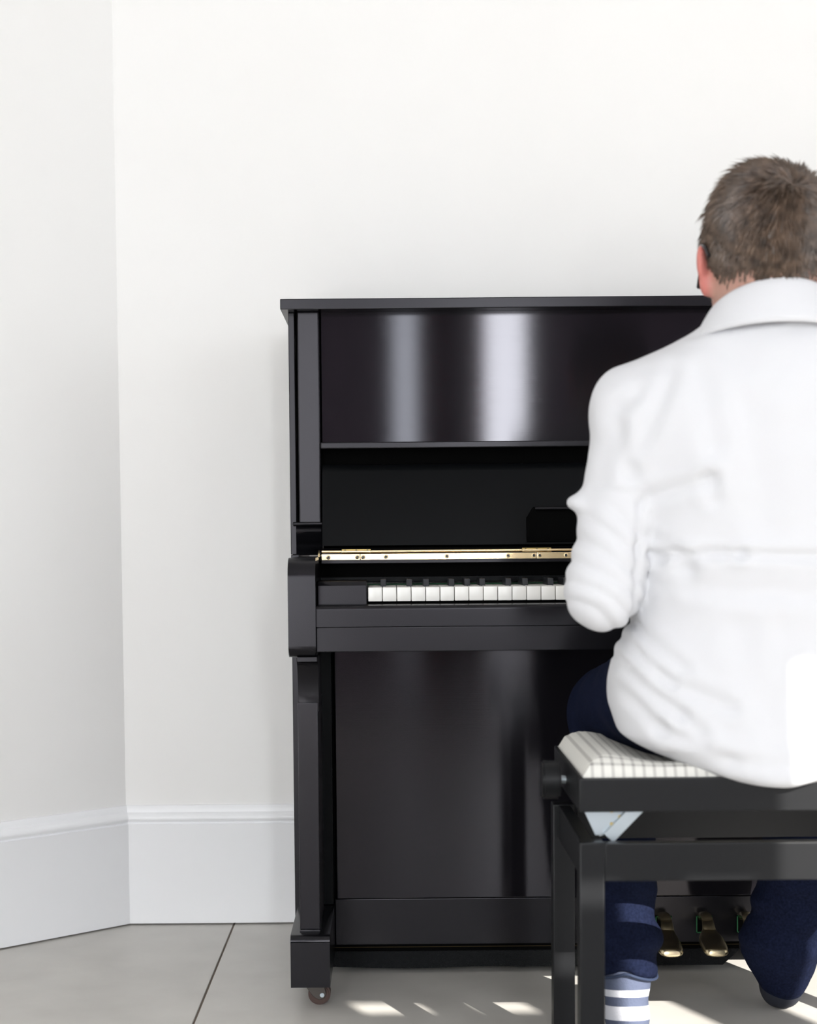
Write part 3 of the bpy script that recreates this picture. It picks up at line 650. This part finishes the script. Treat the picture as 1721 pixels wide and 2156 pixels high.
# creases of the cloth as measured, stored as points on the back of the shirt
cre = [((1350, 1052), (1490, 1010), .0045, .010), ((1490, 1010), (1500, 1050), .004, .010), ((1380, 1166), (1560, 1166), .006, .007), ((1560, 1166), (1740, 1172), .005, .007),
       ((1350, 1120), (1430, 1160), .004, .009), ((1352, 1150), (1400, 1180), .004, .007), ((1400, 1180), (1450, 1190), .005, .010), ((1450, 1190), (1462, 1240), .004, .012),
       ((1330, 1360), (1420, 1440), .0045, .008), ((1350, 1330), (1440, 1410), .004, .010), ((1320, 1410), (1440, 1510), .0045, .009), ((1400, 1430), (1540, 1490), .0045, .010),
       ((1315, 1450), (1400, 1540), .004, .009), ((1400, 1540), (1540, 1600), .004, .010), ((1440, 1510), (1480, 1545), .004, .009), ((1430, 1600), (1660, 1610), .003, .010),
       ((1420, 780), (1350, 940), .004, .010), ((1470, 790), (1500, 940), .004, .014), ((1345, 830), (1290, 870), .003, .010), ((1560, 860), (1610, 1100), .003, .02),
       ((1310, 860), (1270, 1020), .004, .012), ((1500, 1240), (1721, 1250), .004, .014), ((1560, 1330), (1600, 1480), .003, .018), ((1650, 1340), (1640, 1560), .003, .020),
       ((1470, 700), (1640, 672), .0025, .006), ((1310, 900), (1335, 1010), .003, .010)]
disp = np.zeros(len(co)); back = np.clip(-nrm[:, 1] * 2.2, 0, 1)
arm = (co[:, 0] < 0.322) & (co[:, 2] > 0.640) & (co[:, 2] < 0.83)
for a, b, amp, w in cre:
    A, B = px2(*a), px2(*b); sd_, d, t = seg_d(co[:, 0], co[:, 2], A, B)
    prof = -np.exp(-(d / w) ** 2) + 0.55 * np.exp(-((d - 1.7 * w) / w) ** 2)
    disp += 0.8 * amp * prof * back * (~arm)
for a, b in (((1345, 1060), (1343, 1150)), ((1343, 1150), (1340, 1322))):   # deep crease between sleeve and back
    _, d, t = seg_d(co[:, 0], co[:, 2], px2(*a, 2.07), px2(*b, 2.07)); disp -= 0.0055 * np.exp(-(d / 0.0060) ** 2) * np.clip(-nrm[:, 1] * 2.5, 0, 1)
nz1 = np.array([noise.noise(Vector((c[0] * 9 + c[2] * 5, c[1] * 9, c[2] * 14 - c[0] * 6))) for c in co]); nz2 = np.array([noise.noise(Vector((c[0] * 26 + c[2] * 18, c[1] * 22, c[2] * 34 - c[0] * 22))) for c in co])
disp += 0.0030 * nz1 + 0.0012 * nz2
for s in (-1, 1):    # gathers round the rolled lower sleeve
    ax = (co[:, 0] - EL[s][0]) * -s
    m = np.clip((0.84 - co[:, 2]) / 0.06, 0, 1) * np.clip((0.048 - np.abs(co[:, 0] - EL[s][0] - s * 0.000)) / 0.008 + 1, 0, 1) * (co[:, 2] > 0.6) * (co[:, 1] < -0.98)
    m = m * (np.abs(co[:, 0] - EL[s][0]) < 0.052)
    u = co[:, 2] * 1.0 + ax * 0.55 + 4.5 * (ax + 0.01) ** 2 + 0.012 * nz1
    disp += m * 0.0020 * (np.abs(np.sin(u * math.pi / 0.030)) * 2 - 1.2)
co = co + nrm * disp[:, None]
shirt, sco = mesh_np('shirt', co, F, SHIRT, man, 0)
# collar: a folded band, high at the nape, falling to the front
def collar():
    bm = bmesh.new(); n = 72; prof = [(0.0, 0.0), (0.0015, 1.0), (0.005, 1.06), (0.009, 0.95), (0.0155, 0.45), (0.020, 0.02), (0.017, -0.06), (0.006, -0.02)]; rings = []
    for i in range(n):
        t = 2 * math.pi * i / n; c, s_ = math.cos(t), math.sin(t)      # t=-90deg is the nape
        bk = (1 - s_) / 2; side = abs(c)
        base = 1.008 + 0.028 * bk; top = 1.030 + 0.0595 * bk ** 1.0 - 0.002 * side
        ring = []
        for o, h in prof:
            flare = 1 + (1 - h) * 0.10
            rx, ry = 0.0735 * flare + o, 0.0720 * flare + o
            z = base + (top - base) * h
            ring.append(bm.verts.new((0.4925 + 0.002 + rx * c, -1.118 + ry * s_ - 0.0, z)))
        rings.append(ring)
    k = len(prof)
    for i in range(n):
        for j in range(k): bm.faces.new((rings[i][j], rings[(i + 1) % n][j], rings[(i + 1) % n][(j + 1) % k], rings[i][(j + 1) % k]))
    o = from_bm('collar', bm, SHIRT, shirt); md = o.modifiers.new('s', 'SUBSURF'); md.levels = md.render_levels = 1; return o
collar()
for s in (-1, 1):
    e, w = Vector(EL[s]), Vector(WR[s]); d = (w - e).normalized(); u = d.cross(Vector((0, 0, 1))).normalized(); v = u.cross(d)
    c0 = w - d * 0.055
    loft('cuff', [(c0, u * 0.033, v * 0.033), (c0 + d * 0.004, u * 0.036, v * 0.036), (c0 + d * 0.045, u * 0.034, v * 0.034), (c0 + d * 0.050, u * 0.031, v * 0.031)], SHIRT, shirt, 24)

# --- jeans
def jeans_sdf(p):
    d = ell(p, (PX, -1.035, 0.555), (0.185, 0.118, 0.092))
    for s in (-1, 1):
        d = smin(d, rcone(p, (PX + s * 0.098, -1.035, 0.562), KN[s], 0.094, 0.070), 0.04)
        if s < 0:
            l = smin(rcone(p, KN[s], (0.352, -0.745, 0.26), 0.067, 0.056), rcone(p, (0.352, -0.745, 0.26), (0.3570, -0.762, 0.085), 0.053, 0.0480), 0.02)
            l = smin(l, ell(p, (0.3720, -0.765, 0.150), (0.040, 0.045, 0.028)), 0.02)
            l = smax(l, (0.1160 + 0.15 * (p[:, 1] + 0.765) - 0.40 * np.abs(p[:, 0] - 0.352)) - p[:, 2], 0.004)
        else:
            l = smin(rcone(p, KN[s], (0.668, -0.650, 0.24), 0.068, 0.068), rcone(p, (0.664, -0.650, 0.24), (0.630, -0.632, 0.105), 0.068, 0.062), 0.03)
            l = smin(l, rcone(p, (0.630, -0.632, 0.105), (0.635, -0.632, 0.050), 0.060, 0.038), 0.02)
            l = smax(l, 0.016 - p[:, 2], 0.004)
        d = smin(d, l, 0.02)
    return d
co, F = surface_nets(jeans_sdf, (0.20, -1.18, 0.0), (0.80, -0.56, 0.68), 0.0048)
nrm = normals(co, F)
u = np.array([noise.noise(Vector((c[0] * 16, c[1] * 14, c[2] * 30))) for c in co]); low = np.clip((0.42 - co[:, 2]) / 0.1, 0, 1)
w = np.sin((co[:, 2] * 1.0 + 0.5 * (co[:, 0] - 0.35) + 0.018 * u) * 2 * math.pi / 0.058)
co = co + nrm * (0.0035 * u + low * 0.0028 * w * np.clip((co[:, 2] - 0.08) / 0.03, 0, 1))[:, None]
jeans, jco = mesh_np('jeans', co, F, JEAN, man, 1)
tube('hem', [(0.357 + 0.0490 * math.cos(t), -0.7615 + 0.0490 * math.sin(t), 0.1170 + 0.15 * 0.049 * math.sin(t) - 0.40 * abs(0.005 + 0.049 * math.cos(t))) for t in [2 * math.pi * k / 40 for k in range(41)]], 0.0022,
     mat('denim_hem', (0.015, 0.026, 0.06), 0.8), jeans)

# --- socks
SOCK = mat('striped_sock', (0.1, 0.12, 0.17), 0.95, spec=0.1)
g = N(SOCK, 'ShaderNodeNewGeometry'); sp = N(SOCK, 'ShaderNodeSeparateXYZ'); LK(SOCK, g.outputs['Position'], sp.inputs[0])
sy = N(SOCK, 'ShaderNodeMath', operation='MULTIPLY_ADD'); sy.inputs[1].default_value = 0.18; LK(SOCK, sp.outputs[1], sy.inputs[0]); LK(SOCK, sp.outputs[2], sy.inputs[2])
mr = N(SOCK, 'ShaderNodeMapRange'); mr.inputs[1].default_value = -0.13; mr.inputs[2].default_value = -0.03; LK(SOCK, sy.outputs[0], mr.inputs[0])
r = N(SOCK, 'ShaderNodeValToRGB'); r.color_ramp.interpolation = 'CONSTANT'; LK(SOCK, mr.outputs[0], r.inputs[0]); LK(SOCK, r.outputs[0], P(SOCK).inputs['Base Color'])
el = r.color_ramp.elements; wh, gr = (0.62, 0.63, 0.68, 1), (0.085, 0.10, 0.15, 1)
el[0].position = 0; el[0].color = gr; el[1].position = 0.21; el[1].color = wh
for p_, c_ in ((0.42, gr), (0.56, wh), (0.67, gr)): e_ = el.new(p_); e_.color = c_
bump(SOCK, 300, 0.5, 0.002)
def sockmesh(s, m):
    an = np.array(AN[s])
    def f(p):
        heel = an + np.array((0, -0.012, -0.058)) if s < 0 else np.array((0.632, -0.625, 0.034))
        dy, dz = (0.17, 0.024) if s < 0 else (0.155, 0.064); toe = np.array((an[0] - s * 0.012, an[1] + dy, dz))
        d = rcone(p, an + np.array((0, 0, 0.09)), an, 0.037, 0.0345); d = smin(d, rcone(p, an, heel, 0.0345, 0.030), 0.015); d = smin(d, rcone(p, heel, toe, 0.029, 0.023), 0.02)
        return smax(d, 0.002 - p[:, 2], 0.004)
    co, F = surface_nets(f, (an[0] - 0.09, an[1] - 0.08, -0.004), (an[0] + 0.09, an[1] + 0.24, 0.22), 0.0035)
    return mesh_np('sock', co, F, m, man, 1)[0]
sockmesh(-1, SOCK)['label'] = 'grey sock with broad white stripes'
sockmesh(1, mat('dark_sock', (0.01, 0.012, 0.02), 0.9))['label'] = 'plain dark sock'

# --- hair: short strands growing from a whorl at the crown over a close cap
def hair_mask(q):
    """q in head-local units; >0 where hair grows"""
    y, z, x = q[:, 1], q[:, 2], q[:, 0]
    line = np.interp(y, [-0.12, -0.075, -0.045, -0.015, 0.00, 0.03, 0.055, 0.075, 0.09, 0.12], [-0.056, -0.055, -0.044, 0.010, 0.026, 0.022, 0.040, 0.070, 0.078, 0.080])
    return z - line
def cap_sdf(p):
    q = ((p - HC.astype(np.float32)) @ RH.astype(np.float32)) / 0.97
    d = smin(ell(q, (0, -0.012, 0.030), (0.0805, 0.0975, 0.097)), ell(q, (0, 0.028, -0.045), (0.0635, 0.066, 0.078)), 0.04)
    top = np.clip((q[:, 2] - 0.02) / 0.09, 0, 1)
    d = d - 0.004 * top
    return smax(d, -hair_mask(q), 0.01) * 0.97
co, F = surface_nets(cap_sdf, (0.38, -1.24, 1.02), (0.60, -0.98, 1.26), 0.0036)
nrm = normals(co, F)
WH = hl((0.012, -0.085, 0.088))
def flow(p, n):
    d = p - WH; d = d - n * (d * n).sum(-1, keepdims=True)
    # slight spiral round the whorl
    t = np.cross(n, d); d = d + 0.45 * t * np.exp(-np.linalg.norm(d, axis=-1, keepdims=True) / 0.04)
    return d / np.maximum(np.linalg.norm(d, axis=-1, keepdims=True), 1e-6)
cap, cco = mesh_np('hair', co, F, HAIRM, man, 2)
def strands():
    q = ((co - HC) @ RH) / 0.97; ok = np.where((hair_mask(q) > 0.001) & (np.linalg.norm(q - np.array((0, -0.012, 0.02)), axis=1) > 0.07))[0]
    pick = np.random.choice(ok, 15000); base = co[pick] + np.random.normal(0, 0.0015, (len(pick), 3)); n = nrm[pick]; qq = q[pick]
    f = flow(base, n); hgt = np.clip((qq[:, 2] + 0.06) / 0.17, 0, 1)
    L = (0.007 + 0.024 * hgt ** 1.8) * np.random.uniform(0.7, 1.25, len(pick)); lift = 0.10 + 0.30 * hgt ** 3 + np.random.normal(0, 0.07, len(pick))
    clump = np.array([noise.noise_vector(Vector(b) * 42) for b in base]); f = f + 0.34 * np.array(clump); f /= np.linalg.norm(f, axis=1)[:, None]
    V, T = [], []
    sd = np.cross(n, f); r = np.random.uniform(0.0006, 0.0013, len(pick))
    p0 = base - n * 0.001; p1 = base + f * (L * 0.5)[:, None] + n * (L * lift * 0.65)[:, None]; p2 = base + f * L[:, None] + n * (L * lift)[:, None] - np.array((0, 0, 1)) * (L * 0.10)[:, None]
    a = sd * r[:, None]; b = n * r[:, None]
    arr = np.stack([p0 - a, p0 + a, p0 + b, p1 - a, p1 + a, p1 + b * 1.0, p2], 1).reshape(-1, 3)
    k = np.arange(len(pick))[:, None] * 7
    quads = np.concatenate([k + np.array([[0, 1, 4, 3]]), k + np.array([[1, 2, 5, 4]]), k + np.array([[2, 0, 3, 5]])])
    tris = np.concatenate([k + np.array([[3, 4, 6]]), k + np.array([[4, 5, 6]]), k + np.array([[5, 3, 6]])])
    me = bpy.data.meshes.new('hair_strands'); me.from_pydata(arr.tolist(), [], quads.tolist() + tris.tolist())
    o = link('hair_strands', me, HAIRM, cap); o['kind'] = 'stuff'
strands()
# --- eyes and glasses
for s in (-1, 1):
    c = hl((s * 0.031, 0.092, 0.002)); bm = bmesh.new(); bmesh.ops.create_uvsphere(bm, u_segments=20, v_segments=14, radius=0.0115)
    bmesh.ops.translate(bm, vec=c, verts=bm.verts[:]); from_bm('eye', bm, EYEW, man)
gl = None
bm = bmesh.new()
def ringpts(cx):
    return [hl((cx + 0.025 * math.cos(t), 0.121 - 0.10 * abs(0), 0.000 + 0.018 * math.sin(t))) for t in [2 * math.pi * k / 28 for k in range(29)]]
g1 = tube('glasses', ringpts(-0.031), 0.0016, BLK, man); tube('rim', ringpts(0.031), 0.0016, BLK, g1)
tube('bridge', [hl((-0.007, 0.121, 0.004)), hl((0, 0.124, 0.006)), hl((0.007, 0.121, 0.004))], 0.0015, BLK, g1)
for s in (-1, 1):
    tube('temple', [hl((s * 0.056, 0.121, 0.006)), hl((s * 0.070, 0.112, 0.006)), hl((s * 0.0800, 0.04, 0.018)), hl((s * 0.0850, 0.010, 0.028)), hl((s * 0.0885, -0.012, 0.033)), hl((s * 0.0875, -0.028, 0.026)), hl((s * 0.0850, -0.038, 0.012))], 0.0026, BLK, g1)
    rim = [Vector(p) for p in ringpts(s * 0.031)[:-1]]; bm = bmesh.new(); f_ = bm.faces.new([bm.verts.new(p) for p in rim]); bmesh.ops.solidify(bm, geom=bm.faces[:], thickness=0.0012); from_bm('lens', bm, LENS, g1)
g1['label'] = 'black framed glasses'
